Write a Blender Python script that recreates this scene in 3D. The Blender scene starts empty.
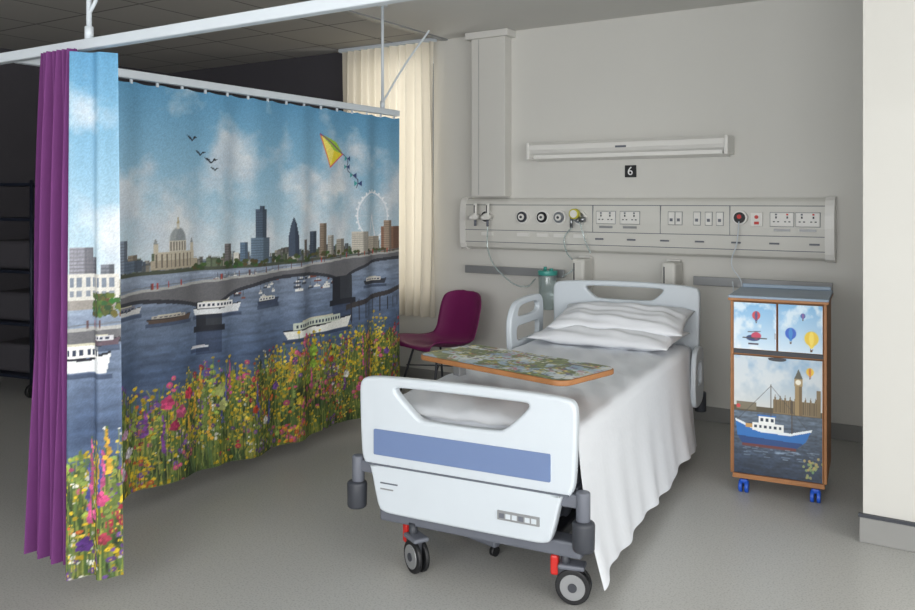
import bpy, math, random
import numpy as np
from mathutils import Matrix, Vector
random.seed(7); rng=np.random.default_rng(7)
S=bpy.context.scene
try:
    S.view_settings.view_transform='Standard'
except Exception: pass

# ------------------------------------------------------------ helpers
def lin(c):
    c=np.asarray(c,dtype=float)/255.0
    return np.where(c<=0.04045,c/12.92,((c+0.055)/1.055)**2.4)
def mat(name,rgb,rough=0.5,metal=0.0,var=0.04,scale=6.0,bump=0.0,bscale=60.0,trans=0.0,emit=0.0):
    m=bpy.data.materials.new(name); m.use_nodes=True
    nt=m.node_tree; b=nt.nodes['Principled BSDF']
    c=lin(rgb)
    b.inputs['Roughness'].default_value=rough; b.inputs['Metallic'].default_value=metal
    tc=nt.nodes.new('ShaderNodeTexCoord')
    n=nt.nodes.new('ShaderNodeTexNoise'); n.inputs['Scale'].default_value=scale; n.inputs['Detail'].default_value=4
    nt.links.new(tc.outputs['Object'],n.inputs['Vector'])
    r=nt.nodes.new('ShaderNodeValToRGB')
    r.color_ramp.elements[0].position=0.3; r.color_ramp.elements[1].position=0.7
    r.color_ramp.elements[0].color=(*np.clip(c*(1-var),0,1),1); r.color_ramp.elements[1].color=(*np.clip(c*(1+var),0,1),1)
    nt.links.new(n.outputs['Fac'],r.inputs['Fac']); nt.links.new(r.outputs['Color'],b.inputs['Base Color'])
    if bump>0:
        n2=nt.nodes.new('ShaderNodeTexNoise'); n2.inputs['Scale'].default_value=bscale
        nt.links.new(tc.outputs['Object'],n2.inputs['Vector'])
        bp=nt.nodes.new('ShaderNodeBump'); bp.inputs['Strength'].default_value=bump; bp.inputs['Distance'].default_value=0.01
        nt.links.new(n2.outputs['Fac'],bp.inputs['Height']); nt.links.new(bp.outputs['Normal'],b.inputs['Normal'])
    if trans>0: b.inputs['Transmission Weight'].default_value=trans
    return m
def painted(name,rough=0.7):
    m=bpy.data.materials.new(name); m.use_nodes=True; nt=m.node_tree; b=nt.nodes['Principled BSDF']
    a=nt.nodes.new('ShaderNodeAttribute'); a.attribute_name='Col'
    nt.links.new(a.outputs['Color'],b.inputs['Base Color']); b.inputs['Roughness'].default_value=rough
    return m
def empty(name,loc=(0,0,0),rz=0.0):
    e=bpy.data.objects.new(name,None); e.empty_display_size=0.1; S.collection.objects.link(e)
    e.location=loc; e.rotation_euler=(0,0,rz); return e
def add(name,me,m,parent=None,smooth=False):
    o=bpy.data.objects.new(name,me); S.collection.objects.link(o)
    if m is not None:
        me.materials.clear(); me.materials.append(m)
    if smooth:
        for p in me.polygons: p.use_smooth=True
    if parent: o.parent=parent
    return o
import bmesh
def box(name,x0,x1,y0,y1,z0,z1,m,parent=None,bev=0.0,seg=2):
    bm=bmesh.new(); bmesh.ops.create_cube(bm,size=1.0)
    for v in bm.verts:
        v.co=Vector(((x0+x1)/2+v.co.x*(x1-x0),(y0+y1)/2+v.co.y*(y1-y0),(z0+z1)/2+v.co.z*(z1-z0)))
    if bev>0: bmesh.ops.bevel(bm,geom=bm.edges[:],offset=bev,segments=seg,profile=0.5,affect='EDGES')
    me=bpy.data.meshes.new(name); bm.to_mesh(me); bm.free()
    return add(name,me,m,parent)
def cyl(name,p1,p2,r,m,parent=None,r2=None,seg=24,bev=0.0):
    p1=Vector(p1);p2=Vector(p2);d=p2-p1
    bm=bmesh.new(); bmesh.ops.create_cone(bm,cap_ends=True,segments=seg,radius1=r,radius2=r if r2 is None else r2,depth=d.length)
    if bev>0:
        es=[e for e in bm.edges if len(e.link_faces)==2 and any(len(f.verts)>4 for f in e.link_faces)]
        bmesh.ops.bevel(bm,geom=es,offset=bev,segments=3,profile=0.5,affect='EDGES')
    M=Matrix.Translation((p1+p2)/2)@d.to_track_quat('Z','Y').to_matrix().to_4x4()
    bm.transform(M); me=bpy.data.meshes.new(name); bm.to_mesh(me); bm.free()
    o=add(name,me,m,parent)
    for p in me.polygons: p.use_smooth=len(p.vertices)<=4
    return o
def curve_to_mesh(cu,name,m,parent,M=None,smooth=False):
    t=bpy.data.objects.new('tmp',cu); S.collection.objects.link(t)
    dg=bpy.context.evaluated_depsgraph_get(); dg.update()
    me=bpy.data.meshes.new_from_object(t.evaluated_get(dg))
    bpy.data.objects.remove(t); me.name=name
    if M is not None: me.transform(M)
    return add(name,me,m,parent,smooth)
def tube(name,pts,r,m,parent=None,cyc=False):
    cu=bpy.data.curves.new(name,'CURVE'); cu.dimensions='3D'; cu.bevel_depth=r; cu.bevel_resolution=4; cu.resolution_u=10; cu.use_fill_caps=True
    sp=cu.splines.new('BEZIER'); sp.bezier_points.add(len(pts)-1)
    for b,p in zip(sp.bezier_points,pts):
        b.co=p; b.handle_left_type='AUTO'; b.handle_right_type='AUTO'
    sp.use_cyclic_u=cyc
    return curve_to_mesh(cu,name,m,parent,None,True)
def rrect(x0,x1,z0,z1,r,n=8,dx=0.0):
    pts=[]
    for cx,cz,a0 in ((x1-r,z1-r,0),(x0+r,z1-r,90),(x0+r,z0+r,180),(x1-r,z0+r,270)):
        for i in range(n+1):
            a=math.radians(a0+90*i/n); x=cx+r*math.cos(a); z=cz+r*math.sin(a)
            t=(z-z0)/(z1-z0); x+= dx*(t)*(1 if x>(x0+x1)/2 else -1)
            pts.append((x,z))
    return pts
XZ=Matrix.Rotation(math.radians(90),4,'X')
YZ=Matrix.Rotation(math.radians(90),4,'Z')@XZ
def plate(name,outer,holes,th,m,parent,plane='XZ',off=0.0,bev=0.006):
    cu=bpy.data.curves.new(name,'CURVE'); cu.dimensions='2D'; cu.fill_mode='BOTH'
    cu.extrude=max(th/2-bev,0.0001); cu.bevel_depth=bev; cu.bevel_resolution=3; cu.offset=-bev
    for pl in [outer]+holes:
        sp=cu.splines.new('POLY'); sp.points.add(len(pl)-1)
        for p,q in zip(sp.points,pl): p.co=(q[0],q[1],0,1)
        sp.use_cyclic_u=True
    if plane=='XZ': M=Matrix.Translation((0,off,0))@XZ
    elif plane=='YZ': M=Matrix.Translation((off,0,0))@YZ
    else: M=Matrix.Translation((0,0,off))
    return curve_to_mesh(cu,name,m,parent,M)
def grid(name,P,m,parent=None,col=None,smooth=True):
    H,W=P.shape[:2]; me=bpy.data.meshes.new(name)
    idx=np.arange(H*W).reshape(H,W)
    q=np.stack([idx[:-1,:-1],idx[:-1,1:],idx[1:,1:],idx[1:,:-1]],-1).reshape(-1,4)
    me.vertices.add(H*W); me.vertices.foreach_set('co',P.reshape(-1).astype(np.float32))
    n=len(q); me.loops.add(n*4); me.loops.foreach_set('vertex_index',q.reshape(-1).astype(np.int32))
    me.polygons.add(n); me.polygons.foreach_set('loop_start',(np.arange(n)*4).astype(np.int32))
    me.polygons.foreach_set('use_smooth',np.full(n,smooth))
    me.update(calc_edges=True); me.validate()
    if col is not None:
        a=me.color_attributes.new('Col','FLOAT_COLOR','POINT')
        c=np.ones((H*W,4),dtype=np.float32); c[:,:3]=lin(np.clip(col,0,255)).reshape(-1,3)
        a.data.foreach_set('color',c.reshape(-1))
    return add(name,me,m,parent)
def solid(o,t,off=0.0):
    md=o.modifiers.new('thick','SOLIDIFY'); md.thickness=t; md.offset=off

# ------------------------------------------------------------ mural painter
def vnoise(H,W,fy,fx):
    g=rng.random((int(fy)+2,int(fx)+2)); y=np.linspace(0,fy,H,endpoint=False); x=np.linspace(0,fx,W,endpoint=False)
    yi=y.astype(int); xi=x.astype(int); ty=y-yi; tx=x-xi; ty=ty*ty*(3-2*ty); tx=tx*tx*(3-2*tx)
    a=g[yi][:,xi]; b=g[yi][:,xi+1]; c=g[yi+1][:,xi]; d=g[yi+1][:,xi+1]
    return (a*(1-tx)+b*tx)*(1-ty)[:,None]+(c*(1-tx)+d*tx)*ty[:,None]
def fbm(H,W,fy,fx,o=4):
    r=np.zeros((H,W)); s=0
    for i in range(o):
        r+=vnoise(H,W,fy*2**i,fx*2**i)*0.55**i; s+=0.55**i
    return r/s
class Canvas:
    def __init__(s,x0,x1,z0,z1,res):
        s.x0,s.x1,s.z0,s.z1=x0,x1,z0,z1
        s.W=int(round((x1-x0)/res))+1; s.H=int(round((z1-z0)/res))+1
        s.x=np.linspace(x0,x1,s.W); s.z=np.linspace(z0,z1,s.H)
        s.X,s.Z=np.meshgrid(s.x,s.z); s.im=np.zeros((s.H,s.W,3))
    def win(s,xa,xb,za,zb):
        i0,i1=np.searchsorted(s.x,[xa,xb]); j0,j1=np.searchsorted(s.z,[za,zb])
        i0=max(i0-1,0); j0=max(j0-1,0)
        return slice(j0,min(j1+1,s.H)),slice(i0,min(i1+1,s.W))
    def put(s,w,mask,c,al=1.0):
        sub=s.im[w]; a=(mask*al)[...,None]; sub[:]=sub*(1-a)+np.asarray(c,float)*a
    def rect(s,xa,xb,za,zb,c,al=1):
        w=s.win(xa,xb,za,zb); X,Z=s.X[w],s.Z[w]; s.put(w,((X>=xa)&(X<=xb)&(Z>=za)&(Z<=zb)).astype(float),c,al)
    def ell(s,cx,cz,rx,rz,c,al=1,half=None):
        w=s.win(cx-rx,cx+rx,cz-rz,cz+rz); X,Z=s.X[w],s.Z[w]
        d=((X-cx)/rx)**2+((Z-cz)/rz)**2; m=np.clip((1.15-d)*3.5,0,1)
        if half: m=m*(Z>=cz)
        s.put(w,m,c,al)
    def ring(s,cx,cz,rx,rz,t,c,al=1):
        w=s.win(cx-rx-t,cx+rx+t,cz-rz-t,cz+rz+t); X,Z=s.X[w],s.Z[w]
        d=np.abs(np.sqrt(((X-cx)/rx)**2+((Z-cz)/rz)**2)-1)*min(rx,rz); s.put(w,(d<t).astype(float),c,al)
    def poly(s,pts,c,al=1):
        p=np.array(pts,float); w=s.win(p[:,0].min(),p[:,0].max(),p[:,1].min(),p[:,1].max()); X,Z=s.X[w],s.Z[w]
        ins=np.zeros(X.shape,bool); n=len(p)
        for i in range(n):
            x1,z1=p[i]; x2,z2=p[(i+1)%n]
            if z1==z2: continue
            c1=((z1>Z)!=(z2>Z))&(X<(x2-x1)*(Z-z1)/(z2-z1)+x1); ins^=c1
        s.put(w,ins.astype(float),c,al)
    def line(s,xa,za,xb,zb,t,c,al=1):
        w=s.win(min(xa,xb)-t,max(xa,xb)+t,min(za,zb)-t,max(za,zb)+t); X,Z=s.X[w],s.Z[w]
        dx,dz=xb-xa,zb-za; L=dx*dx+dz*dz+1e-12; u=np.clip(((X-xa)*dx+(Z-za)*dz)/L,0,1)
        d=np.hypot(X-xa-u*dx,Z-za-u*dz); s.put(w,np.clip((t-d)/0.002+0.5,0,1),c,al)

def flower_field(c,top,zb,sc=1.0):
    H,W=c.H,c.W
    n=fbm(H,W,50,60,3); spike=fbm(1,W,1,40,4)[0]; tz=top(c.x)-.01+(spike-0.5)*0.30*sc
    g=fbm(H,W,22,40,4); yel=fbm(H,W,10,16,3)
    dark=np.array([40,54,32.]); mid=np.array([106,122,56.]); yl=np.array([176,164,58.])
    t=np.clip((g-0.34)*3.0,0,1)[...,None]; f=dark*(1-t)+mid*t
    a=np.clip((yel-.44)*4,0,.8)[...,None]*t; f=f*(1-a)+yl*a
    a=np.clip((tz[None,:]-c.Z)/(0.12*sc),0,1); a=(a>n*0.9)[...,None].astype(float)
    c.im[:]=c.im*(1-a)+f*a
    x0,x1=c.x0,c.x1; L=x1-x0
    greens=[(92,118,56),(58,84,42),(128,140,66),(46,66,38),(150,152,80),(84,110,70)]
    for i in range(int(560*L)):
        x=rng.uniform(x0,x1); zt=float(top(np.array([x]))[0])+rng.uniform(-0.05,0.09)*sc; z=zb+(zt-zb)*rng.random()**.8
        h=rng.uniform(0.04,0.16)*sc; d=rng.uniform(-0.035,0.035)*sc
        c.line(x,z-h,x+d,z,rng.uniform(.0018,.0038)*max(sc,.7),greens[rng.integers(6)],0.9)
    sp=[((216,184,40),.009,.50),((230,206,84),.007,.16),((200,84,130),.015,.07),((112,76,150),.013,.06),((232,230,222),.008,.08),((205,98,48),.011,.04),((148,172,82),.013,.07),((170,46,70),.012,.04)]
    pr=np.array([q[2] for q in sp]); pr/=pr.sum()
    for i in range(int(125*L)):
        k=rng.choice(len(sp),p=pr); col,r0,_=sp[k]
        cx=rng.uniform(x0,x1); zt=float(top(np.array([cx]))[0]); u=rng.random()**.75; cz=zb+(zt+.03-zb)*u
        nn=rng.integers(4,18)
        for j in range(nn):
            x=cx+rng.normal()*.045*sc; z=cz+rng.normal()*.045*sc
            if z>zt+.10: continue
            r=r0*rng.uniform(.55,1.25)*sc; cc=np.array(col)*rng.uniform(.72,1.08)
            c.line(x,z-.05,x,z,.0018,greens[rng.integers(6)],.8)
            c.ell(x,z,r,r*rng.uniform(.6,1.0),cc,.95)
            if r>.011: c.ell(x-.2*r,z+.2*r,r*.45,r*.4,np.clip(cc*1.18,0,240),.8); c.ell(x,z-.1*r,r*.28,r*.25,(190,160,60) if k!=0 else (120,84,20),.9)

def paint_mural():
    c=Canvas(1.86,4.66,0.10,2.065,0.0045); H,W=c.H,c.W; Z=c.Z; X=c.X
    t=np.clip((Z-1.15)/0.95,0,1)[...,None]
    c.im[:]=np.where(t>0.5,np.array([138,178,202.])+(np.array([84,142,180.])-np.array([138,178,202.]))*(t-0.5)*2,np.array([200,211,217.])+(np.array([138,178,202.])-np.array([200,211,217.]))*t*2)
    f=fbm(H,W,8,9,6); env=np.exp(-((Z-1.58-.10*np.sin(X*2.2))/0.17)**2)*0.20+np.exp(-((Z-1.32)/0.14)**2)*0.10
    a=np.clip((f+env-0.575)*4.2,0,1)[...,None]*0.88
    sh=np.clip((fbm(H,W,14,18,4)-0.25)*1.6,0,1)[...,None]
    cl=np.array([232,232,232.])*sh+np.array([188,198,209.])*(1-sh); c.im[:]=c.im*(1-a)+cl*a
    wn=vnoise(H,W,160,14)*0.45+vnoise(H,W,90,40)*0.3+vnoise(H,W,190,110)*0.25
    tw=np.clip((1.15-Z)/0.5,0,1)[...,None]
    wc=(np.array([140,152,170.])*(1-tw)+np.array([74,92,122.])*tw)*(0.76+0.46*wn[...,None])
    m=(Z<1.15)[...,None]; c.im[:]=np.where(m,wc,c.im)
    c.rect(1.86,4.66,1.135,1.185,(72,78,66))
    for i in range(460):
        x=rng.uniform(1.86,4.66); w=rng.uniform(0.010,0.045); h=rng.uniform(0.0,0.07)*rng.random()**.5
        k=rng.uniform(0.7,1.1); base=np.array([(150,138,118),(120,126,134),(178,172,160),(98,92,84),(92,108,128),(80,92,60)][rng.integers(6)])*.75+np.array([150,160,168])*.25
        c.rect(x,x+w,1.155,1.175+h,np.array(base)*k)
        c.rect(x+w*.6,x+w,1.155,1.175+h,np.array(base)*k*.75)
        for q in range(3):
            zz=1.18+h*rng.random(); c.line(x,zz,x+w,zz,0.0022,np.array(base)*0.6,0.5)
    def tower(xa,xb,zt,col,win=True,zb=1.16):
        c.rect(xa,xb,zb,zt,col); c.rect(xa+(xb-xa)*0.62,xb,zb,zt,np.array(col)*0.72)
        if win:
            z=zb+0.012
            while z<zt-0.006:
                c.line(xa+0.004,z,xb-0.004,z,0.0022,np.array(col)*0.62,0.6); z+=0.014
            x=xa+.01
            while x<xb-.006:
                c.line(x,zb+.01,x,zt-.008,0.0018,np.array(col)*0.8,0.5); x+=0.012
    tower(1.87,1.97,1.335,(150,150,160)); tower(1.97,2.02,1.30,(110,112,122)); tower(2.05,2.10,1.27,(120,125,135))
    c.rect(1.86,2.12,1.10,1.235,(206,204,198)); c.rect(1.86,2.12,1.10,1.135,(150,145,140))
    for k in range(8): c.rect(1.875+k*0.03,1.892+k*0.03,1.15,1.172,(130,138,150)); c.rect(1.875+k*0.03,1.892+k*0.03,1.185,1.222,(120,130,144))
    for k in range(90): c.ell(rng.uniform(1.97,2.13),rng.uniform(1.08,1.16),0.012,0.010,(60+rng.uniform(-15,40),86+rng.uniform(-20,20),46))
    tower(2.44,2.50,1.31,(128,140,156)); tower(2.505,2.575,1.24,(150,140,124)); tower(2.48,2.60,1.215,(96,110,128))
    c.rect(2.64,2.93,1.16,1.205,(166,156,138)); c.rect(2.66,2.90,1.205,1.245,(186,178,160))
    for k in range(9): c.rect(2.665+k*0.026,2.673+k*0.026,1.17,1.235,(110,102,92))
    c.rect(2.735,2.845,1.245,1.30,(196,190,176))
    for k in range(6): c.rect(2.742+k*0.018,2.749+k*0.018,1.248,1.292,(120,116,108))
    c.ell(2.79,1.298,0.052,0.066,(150,156,158),half=True); c.ell(2.805,1.298,0.03,0.06,(122,130,136),0.6,half=True)
    c.rect(2.780,2.800,1.355,1.385,(200,196,184)); c.poly([(2.781,1.385),(2.799,1.385),(2.79,1.425)],(170,160,130))
    for xx in (2.665,2.885): c.rect(xx-0.012,xx+0.012,1.24,1.285,(188,180,162)); c.poly([(xx-0.012,1.285),(xx+0.012,1.285),(xx,1.315)],(140,146,148))
    tower(3.09,3.15,1.27,(120,116,116)); tower(3.215,3.26,1.275,(96,118,142)); tower(3.31,3.40,1.455,(82,98,118)); tower(3.345,3.385,1.475,(66,80,98),False,1.44)
    tower(3.28,3.43,1.30,(108,128,148)); c.rect(3.17,3.21,1.16,1.22,(214,212,204))
    c.poly([(3.585,1.18),(3.655,1.18),(3.652,1.30),(3.638,1.37),(3.622,1.41),(3.604,1.37),(3.588,1.30)],(62,74,92))
    c.poly([(3.625,1.18),(3.655,1.18),(3.652,1.30),(3.638,1.37),(3.625,1.40)],(44,54,70))
    tower(3.70,3.73,1.27,(112,104,98)); tower(3.77,3.83,1.315,(70,82,98)); tower(3.85,3.90,1.36,(140,124,108)); tower(3.91,3.97,1.285,(180,176,168))
    tower(4.0,4.08,1.26,(172,166,154)); 
    c.ring(4.36,1.40,0.155,0.155,0.006,(225,230,236))
    c.ring(4.36,1.40,0.135,0.135,0.002,(200,208,216),0.8)
    for k in range(16):
        an=k*math.pi/8; c.line(4.36,1.40,4.36+0.15*math.cos(an),1.40+0.15*math.sin(an),0.0018,(205,212,220),0.55)
    for k in range(24):
        an=k*math.pi/12; c.ell(4.36+0.166*math.cos(an),1.40+0.166*math.sin(an),0.008,0.007,(232,236,240))
    c.line(4.36,1.40,4.30,1.2,0.005,(225,228,232)); c.line(4.36,1.40,4.43,1.2,0.005,(225,228,232))
    tower(4.16,4.30,1.30,(206,200,188)); tower(4.30,4.44,1.265,(196,186,170)); tower(4.46,4.66,1.33,(150,112,92)); tower(4.48,4.56,1.37,(170,150,132))
    for k in range(120): c.ell(rng.uniform(2.9,4.66),rng.uniform(1.145,1.185),0.016,0.010,(58+rng.uniform(-10,25),78+rng.uniform(-15,15),42))
    for k in range(60):
        x=rng.uniform(3.0,4.0); z=rng.uniform(0.96,1.10); w=rng.uniform(0.02,0.06)
        c.rect(x,x+w,z,z+0.010,[(225,225,222),(60,66,80),(120,70,60)][rng.integers(3)]); c.rect(x+w*.3,x+w*.7,z+0.010,z+0.02,(215,215,212)); c.line(x+w/2,z+.01,x+w/2,z+.04,.0015,(60,60,66),.7)
    def deck(x): return 1.03+(x-2.3)*0.049
    xs=np.linspace(1.86,4.66,60)
    piers=[1.7,3.0,4.06,5.0]
    under=[]
    for x in xs:
        for a0,b0 in zip(piers[:-1],piers[1:]):
            if a0<=x<=b0:
                q=(x-a0)/(b0-a0); under.append(deck(x)-0.035-0.10*(abs(2*q-1))**2.4)
    top=[(x,deck(x)+0.012) for x in xs]
    c.poly(top+[(x,u) for x,u in zip(xs[::-1],under[::-1])],(104,104,108))
    c.poly([(x,u+0.02) for x,u in zip(xs,under)]+[(x,u) for x,u in zip(xs[::-1],under[::-1])],(50,52,60))
    for x1,x2 in zip(xs[:-1],xs[1:]):
        c.line(x1,deck(x1)+0.016,x2,deck(x2)+0.016,0.007,(168,168,166)); c.line(x1,deck(x1)+0.032,x2,deck(x2)+0.032,0.0025,(110,116,124))
    for k in range(40):
        x=rng.uniform(1.9,4.6); c.line(x,deck(x)+0.02,x,deck(x)+0.045,0.003,(90,60,60) if k%3 else (170,60,50))
    for p0,w,zb in ((3.0,0.075,0.83),(4.06,0.10,0.86)):
        c.rect(p0-w,p0+w,zb,deck(p0)-0.09,(54,58,66)); c.rect(p0-w,p0-w*0.2,zb,deck(p0)-0.09,(36,39,48)); c.rect(p0-w*1.25,p0+w*1.25,zb-0.015,zb+0.02,(34,38,48))
        c.rect(p0-w,p0+w,zb-0.13,zb-0.01,(34,44,68),0.5)
    c.poly([(4.1,0.80),(4.66,0.90),(4.66,0.93),(4.1,0.835)],(60,56,58)); 
    for k in range(9): c.line(4.15+k*0.06,0.72+k*.01,4.15+k*0.06,0.86,0.004,(46,44,50))
    def boat(xa,xb,z,h,hull,cab,al=1):
        L=xb-xa
        c.poly([(xa,z+h*.55),(xa+L*.05,z),(xb-L*.06,z),(xb,z+h*.75),(xa+L*.5,z+h*.48)],hull)
        c.poly([(xa,z+h*.55),(xa+L*.5,z+h*.48),(xb,z+h*.75),(xb-.005,z+h*.66),(xa+L*.5,z+h*.38),(xa+.004,z+h*.46)],(35,38,48))
        c.rect(xa+L*.1,xb-L*.18,z+h*.5,z+h*.9,cab); n=int(L/.035)
        for k in range(n): c.rect(xa+L*.13+k*L*.69/n,xa+L*.13+k*L*.69/n+L*.4/n,z+h*.58,z+h*.78,(52,62,82))
        c.rect(xa+L*.2,xb-L*.3,z+h*.9,z+h,(200,196,176)); c.rect(xa,xb,z-0.022,z-0.002,(30,40,62),0.5)
    boat(3.55,4.15,0.70,0.10,(228,228,222),(196,204,190)); boat(2.90,3.22,0.905,0.07,(225,228,232),(235,235,235)); boat(2.62,2.88,0.90,0.04,(84,70,62),(176,170,160))
    boat(3.32,3.52,0.925,0.045,(60,70,92),(220,220,216)); boat(4.25,4.5,0.95,0.05,(52,56,66),(210,206,200)); boat(2.88,3.0,0.735,0.015,(210,214,220),(190,190,196))
    boat(1.80,2.09,0.865,0.11,(222,224,226),(232,232,230)); boat(1.98,2.12,0.97,0.04,(96,80,90),(200,200,205)); boat(2.41,2.60,0.955,0.045,(200,200,200),(120,120,130))
    def bird(x,z,s):
        c.poly([(x-s,z+s*.45),(x-s*.3,z+s*.25),(x,z-s*.12),(x+s*.35,z+s*.3),(x+s,z+s*.25),(x+s*.3,z-.02*s),(x,z-s*.35),(x-s*.45,z-s*.02)],(22,28,40))
    for b in ((2.885,1.815,.042),(2.945,1.742,.040),(3.01,1.706,.044),(3.03,1.665,.03)): bird(*b)
    kx,kz=3.955,1.82
    c.poly([(kx-.10,kz+.085),(kx+.05,kz+.04),(kx+.115,kz-.03),(kx-.02,kz-.115)],(226,205,50))
    c.poly([(kx-.10,kz+.085),(kx+.02,kz-.01),(kx-.02,kz-.115)],(236,222,110)); c.poly([(kx-.10,kz+.085),(kx+.05,kz+.04),(kx+.115,kz-.03),(kx+.02,kz-.01)],(150,190,60))
    c.line(kx-.10,kz+.085,kx-.02,kz-.115,0.004,(220,110,60)); c.line(kx-.10,kz+.085,kx+.115,kz-.03,0.004,(120,60,120)); c.line(kx-.02,kz-.115,kx+.115,kz-.03,.004,(210,80,110))
    px,pz=kx+.12,kz-.03
    for k in range(9):
        qx=kx+.12+.018*k+.025*math.sin(k*1.3); qz=kz-.03-.026*k; c.line(px,pz,qx,qz,.003,(60,60,90))
        if k%2: c.poly([(qx-.028,qz+.018),(qx,qz),(qx-.028,qz-.018)],(60,150,150)); c.poly([(qx+.028,qz+.018),(qx,qz),(qx+.028,qz-.018)],(40,60,110))
        px,pz=qx,qz
    flower_field(c,lambda x:0.555+0.03*np.sin(x*9)+0.07*np.clip(x-2.9,0,2),0.10)
    for k in range(44):
        x=[rng.uniform(1.9,2.1),rng.uniform(2.42,3.2),rng.uniform(3.2,4.6),rng.uniform(2.42,4.6)][rng.integers(4)]; zb=rng.uniform(.25,.50)
        col=[(128,72,150),(200,90,140),(90,92,170),(206,160,60),(120,138,70),(200,182,60),(110,128,60)][rng.integers(7)]
        hh_=rng.uniform(.12,.24); c.line(x,zb-.1,x,zb+hh_,.003,(80,104,50))
        for j in range(12): c.ell(x+rng.uniform(-.012,.012)*(1-j/16),zb+j*hh_/12,.011*(1-j/18),.009,np.array(col)*rng.uniform(.75,1.15))
    for (x,z,col,r) in ((2.72,.50,(205,72,120),.038),(2.80,.44,(214,96,140),.036),(2.86,.52,(196,60,84),.034),(2.76,.38,(170,50,90),.03),(3.07,.50,(196,206,120),.040),(3.09,.42,(202,208,130),.036),
            (3.80,.60,(150,186,62),.04),(3.80,.52,(140,176,60),.03),(3.74,.44,(150,180,66),.03),(4.32,.62,(222,150,120),.03),(3.96,.52,(176,60,60),.024),(2.50,.40,(200,160,190),.028),(2.47,.22,(214,200,215),.034),(2.53,.30,(220,214,224),.028),
            (2.05,.40,(205,80,130),.030),(1.98,.33,(210,100,150),.028),(1.93,.22,(90,50,130),.03),(2.0,.17,(120,70,160),.03),(2.06,.25,(170,60,80),.025),(3.3,.36,(190,70,40),.024),(3.5,.45,(120,80,160),.026),(3.4,.28,(230,228,220),.026),(3.65,.34,(214,190,60),.03),(4.1,.4,(226,224,216),.026),(4.5,.5,(120,80,160),.024),(4.2,.3,(214,100,150),.026)):
        for j in range(14):
            an=j*2.4; rr=r*.75*math.sqrt((j+.5)/14); c.ell(x+math.cos(an)*rr,z+math.sin(an)*rr*1.1,r*.34,r*.26,np.array(col)*rng.uniform(.68,1.14))
        c.line(x,z-r-.08,x,z-r,.003,(70,96,46))
    g=0.94+0.12*rng.random((H,W,1)); c.im*=g
    return c
mural=paint_mural()

# ------------------------------------------------------------ materials
M_wall=mat('wall_paint',(212,211,206),0.75,bump=0.03,bscale=250,var=0.015,scale=1.2)
M_pier=mat('pier_paint',(200,199,194),0.75,bump=0.03,bscale=250,var=0.015,scale=1.2)
M_walldk=mat('grey_painted_shade',(70,68,74),0.8,var=0.03,scale=1.5)  # darker copy of the wall colour; low light at far left painted in
M_ceil=mat('ceiling_paint',(216,215,211),0.85,var=0.015,scale=1.2)
M_white=mat('white_plastic',(203,211,218),0.38,var=0.012)
M_cream=mat('cream_plastic',(214,213,207),0.42,var=0.012)
M_socket=mat('socket_plate',(230,229,225),0.35,var=0.01)
M_grey=mat('grey_plastic',(104,108,118),0.5)
M_dgrey=mat('dark_grey_plastic',(58,61,68),0.5)
M_steel=mat('brushed_steel',(150,153,156),0.32,0.85)
M_rail=mat('rail_grey',(150,152,154),0.4,0.3)
M_black=mat('black_rubber',(24,25,28),0.5)
M_red=mat('red_plastic',(196,40,34),0.4)
M_stripe=mat('blue_stripe',(108,128,168),0.45,var=0.02)
M_groove=mat('seam_shadow_gap',(96,102,112),0.6)
M_cloth=mat('white_linen',(224,228,234),0.85,var=0.012,scale=3,bump=0.12,bscale=30)
M_pillow=mat('pillow_linen',(226,229,234),0.85,var=0.01,scale=3,bump=0.15,bscale=22)
M_purple=mat('purple_fabric',(108,50,112),0.8,var=0.06,bump=0.05,bscale=300)
M_chair=mat('plum_plastic',(122,34,92),0.42,var=0.03)
M_wood=mat('beech_edge',(160,110,68),0.5,var=0.12,scale=14)
M_cabtop=mat('cabinet_top_laminate',(132,150,168),0.4,var=0.03)
M_blue=mat('blue_castor',(30,84,190),0.35)
M_teal=mat('teal_plastic',(70,160,150),0.35)
M_clear=mat('clear_plastic',(205,220,220),0.1,trans=0.7,var=0.01)
M_mural=painted('mural_print_fabric',0.75)
M_print=painted('printed_laminate',0.35)
M_drape=mat('beige_drape',(218,213,202),0.9,var=0.03,bump=0.04,bscale=300)
nt=M_drape.node_tree; tr=nt.nodes.new('ShaderNodeBsdfTranslucent'); tr.inputs['Color'].default_value=(*lin((224,216,198)),1)
mx=nt.nodes.new('ShaderNodeMixShader'); mx.inputs['Fac'].default_value=0.4
out=[n for n in nt.nodes if n.type=='OUTPUT_MATERIAL'][0]
nt.links.new(nt.nodes['Principled BSDF'].outputs[0],mx.inputs[1]); nt.links.new(tr.outputs[0],mx.inputs[2]); nt.links.new(mx.outputs[0],out.inputs['Surface'])
M_floor=mat('speckled_vinyl_floor',(176,176,173),0.36,var=0.02,scale=0.8)
nt=M_floor.node_tree; b=nt.nodes['Principled BSDF']; tc=[n for n in nt.nodes if n.type=='TEX_COORD'][0]
ramp=[n for n in nt.nodes if n.type=='VALTORGB'][0]
sp=nt.nodes.new('ShaderNodeTexNoise'); sp.inputs['Scale'].default_value=130; sp.inputs['Detail'].default_value=2
nt.links.new(tc.outputs['Object'],sp.inputs['Vector'])
r2=nt.nodes.new('ShaderNodeValToRGB'); r2.color_ramp.elements[0].position=0.34; r2.color_ramp.elements[0].color=(0.76,0.76,0.76,1); r2.color_ramp.elements[1].position=0.50; r2.color_ramp.elements[1].color=(1.01,1.01,1.01,1)
nt.links.new(sp.outputs['Fac'],r2.inputs['Fac'])
mm=nt.nodes.new('ShaderNodeMix'); mm.data_type='RGBA'; mm.blend_type='MULTIPLY'; mm.inputs['Factor'].default_value=1
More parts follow.
